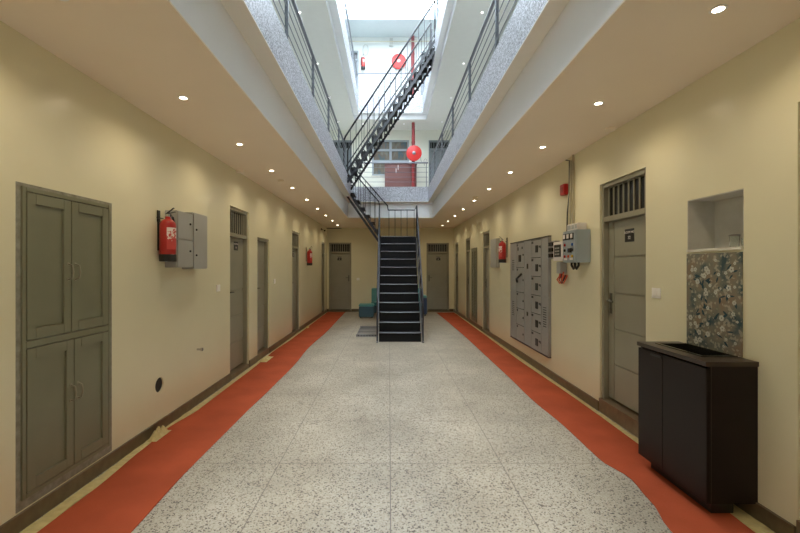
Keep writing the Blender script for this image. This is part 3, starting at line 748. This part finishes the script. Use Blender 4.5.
def meter_cabinet():
    r = empty('meter_cabinet', (XL, 4.168, 1.60), RZ['L'], 'pale grey two door wall cabinet behind the near left extinguisher', 'wall cabinet', 'pale grey wall cabinets on the left wall')
    MB().box(-.155, .155, -.12, -.001, 0, .575).build('body', 'greybox', r, bevel=.003)
    for z0, z1 in ((.006, .28), (.29, .569)):
        D = MB().box(-.150, .150, -.132, -.122, z0, z1).build('door', 'greybox', r, bevel=.002)
        MB().lathe([(.008, -.144), (.011, -.14), (.011, -.1325)], (.09, 0, (z0+z1)/2+.03), 'y', 12).build('lock', 'blackp', D)
    r = empty('meter_cabinet', (XL, 4.505, 1.585), RZ['L'], 'pale grey tall wall cabinet, the farther one beside the two door cabinet', 'wall cabinet', 'pale grey wall cabinets on the left wall')
    MB().box(-.165, .165, -.12, -.001, 0, .615).build('body', 'greybox', r, bevel=.003)
    D = MB().box(-.160, .160, -.132, -.122, .006, .609).build('door', 'greybox', r, bevel=.002)
    for z in (.15, .43): MB().lathe([(.008, -.144), (.011, -.14), (.011, -.1325)], (-.11, 0, z), 'y', 12).build('lock', 'blackp', D)
meter_cabinet()

# fire extinguisher
def extinguisher(loc, side, label, sc=1.0, nm='fire_extinguisher', f=1):
    r = empty(nm, loc, RZ[side], label, 'fire extinguisher', 'red fire extinguishers on the walls')
    R_ = .072*sc; H = .40*sc; cy = -R_-.025
    MB().lathe([(R_*.9, 0), (R_, .012), (R_, H-.06*sc), (R_*.93, H-.03*sc), (R_*.7, H-.008), (R_*.35, H+.008), (R_*.3, H+.03)], (0, cy, 0), n=28).build('cylinder', 'red', r, smooth=True)
    MB().lathe([(R_*.92, -.006), (R_+.003, -.004), (R_+.003, .06*sc), (R_*.98, .064*sc)], (0, cy, 0), n=28).build('base_skirt', 'blackp', r, smooth=True)
    # curved label on the front
    lb = MB(); n = 10; v0, v1 = [], []
    for i in range(n+1):
        a = -PI/2+f*.45-.75+1.5*i/n; x, y = (R_+.0015)*math.cos(a), cy+(R_+.0015)*math.sin(a)
        v0.append(lb.bm.verts.new((x, y, .11*sc))); v1.append(lb.bm.verts.new((x, y, .32*sc)))
    for i in range(n): lb.bm.faces.new((v0[i], v0[i+1], v1[i+1], v1[i]))
    L_ = lb.build('label_sheet', 'extlabel', r)
    MB().box(-.016, .016, cy-.016, cy+.016, H+.025, H+.055).build('valve', 'chrome', r, bevel=.003)
    hd = MB(); hd.bar((-.0, cy+.02, H+.055), (.0, cy-.075, H+.075), .02, .006, wdir=(1, 0, 0)).bar((0, cy+.01, H+.06), (0, cy-.06, H+.115), .02, .006, wdir=(1, 0, 0))
    hd.build('lever', 'blackp', r)
    MB().lathe([(.018, -.006), (.018, .006)], (.025, cy-.01, H+.04), 'x', 14).build('gauge', 'chrome', r)
    MB().tube([(-f*.018, cy, H+.04), (-f*.05, cy-.02, H+.03), (-f*.078*sc, cy-.03, H-.06), (-f*.078*sc, cy-.03, H*.55), (-f*.076*sc, cy-.03, H*.3)], .009, 8).build('hose', 'blackp', r, smooth=True)
    MB().box(-.02, .02, -.012, -.001, H-.02, H+.09).box(-.045, .045, -.03, -.012, H+.012, H+.02).box(-.012, .012, -.011, -.001, .10, H-.02).build('bracket', 'blackp', r)
    return r
def extlab():
    m = mat('printed extinguisher label', (.75, .6, .55), .4); nt = m.node_tree; b = nt.nodes['Principled BSDF']
    tc = nt.nodes.new('ShaderNodeTexCoord'); sp = nt.nodes.new('ShaderNodeSeparateXYZ'); nt.links.new(tc.outputs['Object'], sp.inputs[0])
    n = nt.nodes.new('ShaderNodeTexNoise'); n.inputs['Scale'].default_value = 45; n.inputs['Detail'].default_value = 2; nt.links.new(tc.outputs['Object'], n.inputs['Vector'])
    a = nt.nodes.new('ShaderNodeMath'); a.operation = 'MULTIPLY_ADD'; a.inputs[1].default_value = 2.2; a.inputs[2].default_value = -.30; nt.links.new(sp.outputs[2], a.inputs[0])
    s = nt.nodes.new('ShaderNodeMath'); s.operation = 'ADD'; nt.links.new(n.outputs['Fac'], s.inputs[0]); nt.links.new(a.outputs[0], s.inputs[1])
    r = nt.nodes.new('ShaderNodeValToRGB'); r.color_ramp.elements[0].position = .68; r.color_ramp.elements[0].color = (.55, .06, .05, 1); r.color_ramp.elements[1].position = .76; r.color_ramp.elements[1].color = (.8, .68, .64, 1)
    nt.links.new(s.outputs[0], r.inputs[0]); nt.links.new(r.outputs[0], b.inputs['Base Color'])
    return m
M['extlabel'] = extlab()
extinguisher((XL, 3.895, 1.665), 'L', 'red fire extinguisher with white label beside the pale grey cabinets, nearest on the left', f=-1)
extinguisher((XL, 10.85, 1.66), 'L', 'red fire extinguisher on the left wall past the third door', f=-1)
extinguisher((XR, 7.95, 1.70), 'R', 'red fire extinguisher on the right wall between white panel and distribution board')
o = MB().box(-.24, .24, -.08, -.001, 0, .62).build('service_box', 'greybox', None, bevel=.004)
o.location = (XR, 8.72, 1.60); o.rotation_euler.z = RZ['R']; tag(o, 'slim pale grey box on the right wall behind the extinguisher', 'wall box')

def switchplate(side, u, z, label, n=2):
    loc = {'L': (XL, u, z), 'R': (XR, u, z), 'F': (u, YF, z)}[side]
    r = empty('light_switch', loc, RZ[side], label, 'light switch', 'white wall switches')
    MB().box(-.055, .055, -.010, -.0005, -.045, .045).build('plate', 'switch', r, bevel=.002)
    for i in range(n): MB().box(-.042+.084*i/n+.002, -.042+.084*(i+1)/n-.002, -.014, -.0105, -.025, .025).build('rocker', 'switch', r)
switchplate('L', 5.26, 1.33, 'white switch plate on the left wall before the nearest door')
switchplate('L', 7.85, 1.33, 'white switch plate on the left wall past the narrow low door')
switchplate('R', 3.51, 1.376, 'white switch plate beside the near right door above the sink cabinet')
switchplate('F', -1.12, 1.18, 'white switch plate on the end wall beside the left door', 3)
# tap stub, wall hole sleeve
r = empty('pipe_stub', (XL, 4.69, .64), RZ['L'], 'small metal pipe stub low on the left wall', 'pipe')
MB().tube([(0, 0, 0), (0, -.05, 0)], .012, 10).build('pipe', 'chrome', r); MB().lathe([(.02, -.066), (.02, -.045)], (0, 0, 0), 'y', 6).build('cap', 'chrome', r)
r = empty('pipe_sleeve', (XL, 3.92, .45), RZ['L'], 'round black pipe hole low on the left wall', 'wall hole')
hp = MB(); hp.tube([(0, .0, 0), (0, .10, 0)], .078, 24).build('pipe_bore', 'dark', r)
g = grid_slab('tmpl', 'wall', (-.082, .082), (-.082, .082), -.0005, -.002, [], lambda u, v, a: (u, a, v)); bpy.data.objects.remove(g)
# square hole in wall closed with an annular plaster collar
cb = bmesh.new(); n = 32; R0 = .072
inner = [cb.verts.new((R0*math.cos(2*PI*i/n), 0, R0*math.sin(2*PI*i/n))) for i in range(n)]
def sq(i):
    a = 2*PI*i/n; c, s_ = math.cos(a), math.sin(a); k = .085/max(abs(c), abs(s_)); return (c*k, 0, s_*k)
outer = [cb.verts.new(sq(i)) for i in range(n)]
back = [cb.verts.new((R0*math.cos(2*PI*i/n), .12, R0*math.sin(2*PI*i/n))) for i in range(n)]
for i in range(n):
    cb.faces.new((inner[i], inner[(i+1) % n], outer[(i+1) % n], outer[i])); cb.faces.new((inner[i], back[i], back[(i+1) % n], inner[(i+1) % n]))
for v in cb.verts: v.co.y -= .001
bmesh.ops.recalc_face_normals(cb, faces=cb.faces)
me = bpy.data.meshes.new('collar'); cb.to_mesh(me); cb.free(); me.materials.append(M['wall']); oc = bpy.data.objects.new('collar', me); COL.objects.link(oc); oc.parent = r
for ch in [q for q in bpy.data.objects if q.parent == r and q.name.startswith('pipe_bore')]: ch.location.y = .014

# ------------------------------------------------------------------ niche, tiles, sink cabinet
o = MB().box(XR+.001, XR+.296, NICHE[1]-.005, NICHE[1]-.0005, NICHE[2]+.02, NICHE[3]-.0005).box(XR+.001, XR+.296, NICHE[0]+.0005, NICHE[0]+.005, NICHE[2]+.02, NICHE[3]-.0005).box(XR+.21, XR+.22, NICHE[0]+.005, NICHE[1]-.005, NICHE[2]+.02, NICHE[3]-.0005).box(XR+.001, XR+.21, NICHE[0]+.005, NICHE[1]-.005, NICHE[3]-.006, NICHE[3]-.001).build('trim_5', 'niche')
struct(o, 'grey plaster lining of the wall niche above the sink', 'niche')
o = MB().box(XR-.012, XR+.21, NICHE[0]+.006, NICHE[1]-.006, NICHE[2]+.0005, NICHE[2]+.02).build('trim_6', 'ledge'); struct(o, 'pale ledge at the bottom of the wall niche', 'ledge')
def tumbler(x, y, h, r_, lab, top=False):
    r = empty('glass_tumbler', (x, y, NICHE[2]+.0205), 0, lab, 'glass', 'glass tumblers in the niche')
    MB().lathe([(r_*.85, 0), (r_, h), (r_-.003, h), (r_*.85-.003, .008)], (0, 0, 0), n=24).build('tumbler', 'glass', r, smooth=True)
    if top: MB().lathe([(r_+.003, h+.0005), (r_+.004, h+.006), (r_, h+.01)], (0, 0, 0), n=24).build('lid', 'nosing', r, smooth=True)
tumbler(XR+.12, 2.86, .085, .031, 'clear glass tumbler with flat lid standing in the wall niche', True)
tumbler(XR+.10, 2.74, .06, .030, 'low clear glass without lid at the near end of the niche')

def tiles():
    W, Hh = .49, .70
    r = empty('floral_backsplash', (XR, 2.90, 1.005), RZ['R'], 'blue and brown floral tile panel on the wall behind the sink', 'tile panel')
    rnd = random.Random(3)
    fl = lf = MB().box(-W/2, W/2, -.010, -.0005, 0, Hh)
    for k in range(46):
        x, z = rnd.uniform(-W/2+.03, W/2-.03), rnd.uniform(.03, Hh-.03)
        R_ = rnd.choice((.010, .012, .014, .017, .022)); n = rnd.choice((5, 5, 6)); a0 = rnd.uniform(0, 6)
        for i in range(n):
            a = a0+2*PI*i/n; cx, cz = x+R_*.6*math.cos(a), z+R_*.6*math.sin(a)
            poly = [(cx+R_*.42*math.cos(t*PI/3.5), cz+R_*.42*math.sin(t*PI/3.5)) for t in range(7)]
            vs = [fl.bm.verts.new((p, -.0106-.0001*(k % 4), q)) for p, q in poly]; fl.bm.faces.new(vs).material_index = 1
    for k in range(48):
        x, z = rnd.uniform(-W/2+.04, W/2-.04), rnd.uniform(.04, Hh-.04); a = rnd.uniform(0, PI); l, b_ = rnd.uniform(.015, .035), rnd.uniform(.005, .01)
        c, s_ = math.cos(a), math.sin(a)
        vs = [lf.bm.verts.new((x+u*c-v*s_, -.0103, z+u*s_+v*c)) for u, v in ((-l, 0), (-l*.3, b_), (l*.4, b_), (l, 0), (l*.4, -b_), (-l*.3, -b_))]; lf.bm.faces.new(vs).material_index = 2
    t = fl.build('tile_panel', 'floral', r); t.data.materials.append(M['petal']); t.data.materials.append(M['bluepetal'])
tiles()

def sink_cabinet():
    x0, x1, y0, y1, z0, z1 = 2.02, XR-.003, 2.545, 3.24, .095, 1.0
    r = empty('sink_cabinet', (2.19, 2.90, 0), 0, 'dark brown two door sink cabinet standing on the red runner at the right wall', 'cabinet')
    X = lambda v: v-2.19
    Y = lambda v: v-2.90
    b_ = MB()
    b_.box(X(x0+.02), X(x1), Y(y0), Y(y0+.018), z0, z1-.03).box(X(x0+.02), X(x1), Y(y1-.018), Y(y1), z0, z1-.03).box(X(x0+.02), X(x1), Y(y0+.018), Y(y1-.018), z0, z0+.018).box(X(x1-.012), X(x1), Y(y0+.018), Y(y1-.018), z0+.018, z1-.03)
    b_.build('body', 'wood', r)
    ym = 2.955
    for a, c in ((y0, ym-.002), (ym+.002, y1)):
        D = MB().box(X(x0), X(x0+.018), Y(a), Y(c), z0, z1-.045).build('door', 'wood', r, bevel=.001)
    MB().box(X(x0-.006), X(x0-.0005), Y(ym+.01), Y(ym+.13), z1-.075, z1-.06).build('handle', 'blackp', r)
    # counter with a cut-out for the bowl
    sx0, sx1, sy0, sy1 = 2.11, 2.33, 2.69, 3.14
    c = grid_slab('countertop', 'wood2', (X(x0-.008), X(XR-.001)), (Y(y0-.006), Y(y1+.006)), z1-.03, z1, [(X(sx0), X(sx1), Y(sy0), Y(sy1))], lambda u, v, a: (u, v, a)); c.parent = r
    MB().box(X(2.048), X(2.052), Y(y0-.001), Y(y0-.0005), z0, z1-.03).build('edge_band', 'wood2', r)
    lip = grid_slab('sink_rim', 'sink', (X(sx0-.012), X(sx1+.006)), (Y(sy0-.012), Y(sy1+.012)), z1+.0005, z1+.006, [(X(sx0+.006), X(sx1-.006), Y(sy0+.006), Y(sy1-.006))], lambda u, v, a: (u, v, a)); lip.parent = r
    bw = MB()
    a, b2, c2, d2 = X(sx0+.004), X(sx1-.004), Y(sy0+.004), Y(sy1-.004); zb = z1-.16
    bw.box(a, b2, c2, d2, zb-.004, zb).box(a, a+.003, c2, d2, zb, z1).box(b2-.003, b2, c2, d2, zb, z1).box(a, b2, c2, c2+.003, zb, z1).box(a, b2, d2-.003, d2, zb, z1)
    B = bw.build('sink_bowl', 'sink', r)
    MB().lathe([(.028, 0), (.030, .003), (.012, .001)], (0, 0, zb+.0005)).build('drain', 'chrome', B, smooth=True)
    MB().box(X(x0+.07), X(2.235), Y(y0+.05), Y(y1-.05), .0065, z0-.001).build('shade_block', 'blackp', r)  # black block stands in for the dark shadow under the raised cabinet
sink_cabinet()

# ------------------------------------------------------------------ runners and masking film
def spline(pts, y):
    for (ya, xa), (yb, xb) in zip(pts, pts[1:]):
        if ya <= y <= yb:
            t = (y-ya)/(yb-ya); t = t*t*(3-2*t); return xa+(xb-xa)*t
    return pts[0][1] if y < pts[0][0] else pts[-1][1]
def strip(name, m, inner, outer, y0, y1, z, n, label, cat, wob=0.0, th=.004, seed=1):
    rnd = random.Random(seed); bm = bmesh.new(); rows = []
    for i in range(n+1):
        y = y0+(y1-y0)*i/n; a, b_ = spline(inner, y), spline(outer, y)
        row = []
        for k in range(5):
            x = a+(b_-a)*k/4; zz = z+th+(rnd.uniform(0, wob) if wob else .0012*math.sin(y*3+k))
            row.append(bm.verts.new((x, y, zz)))
        rows.append(row)
    for i in range(n):
        for k in range(4): bm.faces.new((rows[i][k], rows[i][k+1], rows[i+1][k+1], rows[i+1][k]))
    g = bmesh.ops.extrude_face_region(bm, geom=list(bm.faces))
    for v in [q for q in g['geom'] if isinstance(q, bmesh.types.BMVert)]: v.co.z = z
    bmesh.ops.recalc_face_normals(bm, faces=bm.faces)
    me = bpy.data.meshes.new(name); bm.to_mesh(me); bm.free(); me.materials.append(M[m])
    for p in me.polygons: p.use_smooth = True
    try: me.set_sharp_from_angle(angle=math.radians(40))
    except Exception: pass
    o = bpy.data.objects.new(name, me); COL.objects.link(o); return tag(o, label, cat)
inL = [(-2.5, -1.52), (2.2, -1.55), (3.2, -1.585), (4.4, -1.58), (5.2, -1.56), (6.4, -1.55), (8, -1.60), (10, -1.55), (13.9, -1.56), (14.45, -1.56)]
outL = [(-2.5, -2.13), (2.2, -2.12), (2.9, -2.12), (3.5, -2.16), (3.95, -2.20), (4.5, -2.14), (6, -2.15), (6.9, -2.17), (7.6, -2.2), (9, -2.17), (14.45, -2.20)]
strip('carpet_runner', 'carpet', inL, outL, -2.5, 14.4, .001, 160, 'long red carpet runner lying along the left wall', 'carpet')
inR = [(-2.5, 1.80), (2.2, 1.70), (2.42, 1.71), (2.75, 1.79), (3.03, 1.83), (3.32, 1.755), (4.0, 1.765), (4.87, 1.73), (6.0, 1.75), (9.4, 1.76), (11, 1.74), (14.3, 1.68)]
outR = [(-2.5, 2.22), (2.2, 2.20), (3.3, 2.25), (4.6, 2.27), (7, 2.24), (10, 2.27), (14.3, 2.30)]
strip('carpet_runner', 'carpet', inR, outR, -2.5, 14.2, .001, 200, 'long red carpet runner with wavy edge along the right wall', 'carpet')
xo = lambda pts, d: [(y, x+d) for y, x in pts]
strip('masking_film', 'tape', xo(outL, -.003), [(-2.5, XL+.03), (2.2, XL+.03), (3.0, XL+.035), (3.7, XL+.022), (4.1, XL+.022), (5, XL+.04), (9, XL+.025), (14.45, XL+.022)], -2.5, 14.3, .001, 260, 'yellowed masking film strip between red runner and left skirting', 'masking film', wob=.008, th=.001, seed=4)
strip('masking_film', 'tape', xo(outR, .003), [(-2.5, XR-.03), (2.2, XR-.025), (5, XR-.035), (14.3, XR-.022)], -2.5, 14.1, .001, 260, 'yellowed masking film strip between red runner and right skirting', 'masking film', wob=.008, th=.001, seed=5)
def crumple(loc, sx, sy, sz, label, seed, m='tape'):
    rnd = random.Random(seed); bm = bmesh.new(); n = 9; vs = []
    for i in range(n+1):
        row = []
        for j in range(n+1):
            u, v = i/n-.5, j/n-.5; e = max(0, 1-4*(u*u+v*v))
            row.append(bm.verts.new((u*sx, v*sy, sz*e*rnd.uniform(.35, 1)+.001)))
        vs.append(row)
    for i in range(n):
        for j in range(n): bm.faces.new((vs[i][j], vs[i+1][j], vs[i+1][j+1], vs[i][j+1]))
    g = bmesh.ops.extrude_face_region(bm, geom=list(bm.faces))
    for v in [q for q in g['geom'] if isinstance(q, bmesh.types.BMVert)]: v.co.z = 0
    bmesh.ops.recalc_face_normals(bm, faces=bm.faces)
    me = bpy.data.meshes.new('crumpled_film'); bm.to_mesh(me); bm.free(); me.materials.append(M[m])
    o = bpy.data.objects.new('crumpled_film', me); COL.objects.link(o); o.location = loc; tag(o, label, 'crumpled film', 'crumpled bits of masking film')
crumple((XL+.075, 3.78, .010), .10, .26, .10, 'crumpled yellow film bunched against the left skirting past the cupboard', 3)
crumple((XL+.11, 6.93, .010), .16, .42, .05, 'crumpled pale film on the floor before the narrow left door', 5)
crumple((XL+.085, 10.6, .010), .08, .22, .07, 'small crumpled film piece by the far left extinguisher', 7)
crumple((XR-.09, 2.22, .010), .11, .5, .03, 'crumpled yellow film beside the near end of the sink cabinet', 9)

# ------------------------------------------------------------------ teal seating behind the stair, grating
def ottoman():
    r = empty('teal_ottoman', (-.72, 12.9, 0), 0, 'teal and blue cube ottoman standing left of the stair', 'ottoman')
    MB().box(-.235, .235, -.23, .23, .03, .36).build('base', 'navyteal', r, bevel=.012)
    MB().box(-.24, .24, -.235, .235, .362, .43).build('seat_cushion', 'tealtop', r, bevel=.018)
    for x in (-.18, .18):
        for y in (-.18, .18): MB().box(x-.02, x+.02, y-.02, y+.02, 0, .029).build('foot', 'blackp', r)
M['navyteal'] = mat('dark teal blue leatherette', (.03, .075, .10), .45, noise=.15)
ottoman()
def sofa():
    r = empty('teal_sofa', (.33, 13.5, 0), 0, 'teal waiting sofa with navy armrest half hidden behind the stair', 'sofa')
    x0, x1 = -.93, .92
    MB().box(x0, x1-.14, -.33, .20, .10, .34).build('base', 'navyteal', r, bevel=.01)
    for i in range(3):
        a = x0+(x1-.14-x0)*i/3
        MB().box(a+.003, a+(x1-.14-x0)/3-.003, -.34, .19, .345, .45).build('seat_cushion', 'teal', r, bevel=.02)
    MB().box(x0, x1-.14, .205, .36, .10, .89).build('backrest', 'tealtop', r, bevel=.02)
    MB().box(x1-.137, x1, -.34, .36, .06, .60).build('armrest', 'navy', r, bevel=.015)
    MB().box(x1-.137, x1, -.34, .36, .602, .66).build('armrest_pad', 'tealtop', r, bevel=.015)
    for x in (x0+.05, x1-.06):
        for y in (-.29, .31): MB().box(x-.02, x+.02, y-.02, y+.02, 0, .099 if x < 0 else .059).build('foot', 'blackp', r)
sofa()
def grating():
    r = empty('floor_grating', (-.51, 9.9, 0), 0, 'low grey slatted metal grating on the floor left of the stair foot', 'grating')
    s_ = MB()
    for k in range(6): s_.box(-.24, .24, -.60+.23*k, -.60+.23*k+.05, .03, .05)
    s_.build('slats', 'grating', r)
    f = MB().box(-.25, .25, -.66, -.64, .0, .055).box(-.25, .25, .64, .66, .0, .055).box(-.25, -.235, -.64, .64, .0, .03).box(.235, .25, -.64, .64, 0, .03)
    f.build('frame', 'grating', r)
    h_ = MB()
    for k in range(7): h_.box(-.21+.065*k, -.18+.065*k, -.662, -.6605, .018, .038)
    h_.build('slot', 'blackp', r)
grating()

# ------------------------------------------------------------------ far gallery things
def reel(x, z, yb, lab):
    r = empty('fire_hose_reel', (x, yb, z), 0, lab, 'hose reel', 'red fire hose reels on the upper end walls')
    MB().lathe([(.25, -.10), (.262, -.095), (.262, -.075), (.25, -.07), (.10, -.07)], (0, 0, 0), 'y', 36).build('front_disc', 'reel', r, smooth=True)
    MB().lathe([(.25, -.015), (.255, -.01), (.255, 0), (.1, 0)], (0, -.005, 0), 'y', 36).build('rear_disc', 'reel', r, smooth=True)
    MB().lathe([(.17, -.0695), (.17, -.021)], (0, 0, 0), 'y', 24).build('hose_coil', 'blackp', r, smooth=True)
    MB().lathe([(.03, -.125), (.055, -.12), (.06, -.102)], (0, 0, 0), 'y', 20).build('hub', 'nosing', r, smooth=True)
    MB().tube([(.22, -.05, -.05), (.235, -.06, -.22), (.26, -.05, -.30), (.40, -.05, -.30), (.44, -.05, -.22), (.38, -.05, -.18), (.34, -.05, -.25), (.36, -.04, -.42)], .010, 8).build('hose', 'greybox', r, smooth=True)
reel(.85, 5.49, 13.68, 'round red fire hose reel in front of the first gallery pipe')
reel(.35, 9.03, YF-.02, 'round red fire hose reel high up on the second gallery wall')
def redpipe(x, z0, z1, lab, y=YF-.07):
    r = empty('riser_pipe', (x, y, z0), 0, lab, 'pipe', 'red riser pipes on the upper end walls')
    MB().tube([(0, 0, 0), (0, 0, z1-z0)], .055, 14).build('pipe', 'redpipe', r, smooth=True)
    for k in range(3): MB().tube([(0, 0, .3+.9*k), (0, 0, .36+.9*k)], .064, 14).build('coupling', 'redpipe', r, smooth=True)
redpipe(.835, F1+.001, C1-.001, 'dark red riser pipe behind the hose reel on the first gallery', 13.76)
redpipe(.86, F2+.001, C2-.001, 'dark red riser pipe on the second gallery beside the upper reel')
def shoe_cabinet():
    r = empty('gallery_cabinet', (.405, 14.05, F1+.001), 0, 'red brown low cabinet with white handles under the first gallery window', 'cabinet')
    MB().box(-.55, .55, -.17, .20, .0, 1.40).build('body', 'redwood', r, bevel=.004)
    MB().box(-.565, .565, -.19, .21, 1.402, 1.43).build('top', 'redwood', r, bevel=.004)
    for s_ in (-1, 1):
        a, b_ = (-.545, -.003) if s_ < 0 else (.003, .545)
        D = MB()
        for k in range(5): D.box(a, b_, -.19, -.1705, .02+.275*k, .02+.275*k+.268)
        D = D.build('door', 'redwood', r)
        x = -.125+s_*.035; MB().box(x-.01, x+.01, -.21, -.1905, 1.16+.06*s_, 1.32+.06*s_).build('handle', 'label', D)
shoe_cabinet()
r = extinguisher((-.93, YF, 8.75), 'F', 'red fire extinguisher hanging high on the second gallery wall')
o = MB().tube([(-1.55, YF-.15, 9.72), (-.9, YF-.15, 9.70), (1.9, YF-.15, 9.72)], .018, 8).build('conduit_pipe', 'conduit', None, smooth=True); tag(o, 'grey conduit running along the top of the second gallery wall', 'conduit')
o = MB().box(-.06, .06, -.13, -.0, -.13, .13).build('junction_box', 'greybox', None); o.location = (.08, YF-.001, 9.72); tag(o, 'small grey junction box on the second gallery conduit', 'junction box')
o = MB().tube([(-.85+.1*math.cos(t*PI/8), -.02-.01*(t % 2), .2*math.sin(t*PI/8)) for t in range(16)], .012, 6, closed=True).build('coiled_cable', 'greybox', None, smooth=True); o.location = (0, YF-.02, 9.46); tag(o, 'loop of grey cable hanging above the upper extinguisher', 'cable')
# corner conduit and cctv at the far left
conduit([(XL+.02, 14.3, ZC-.03), (-1.70, 14.3, ZC-.03)], .012, 'thin dark conduit under the far left ceiling', 'bronze')
r = empty('security_camera', (XL, 13.2, 2.86), RZ['L'], 'small security camera high in the far left corner', 'camera')
MB().box(-.03, .03, -.04, -.001, -.03, .03).build('mount', 'bronze', r); MB().tube([(0, -.04, 0), (0, -.09, -.02)], .010, 8).build('arm', 'bronze', r); MB().tube([(.05, -.12, -.03), (-.08, -.14, -.05)], .028, 12).build('housing', 'blackp', r)
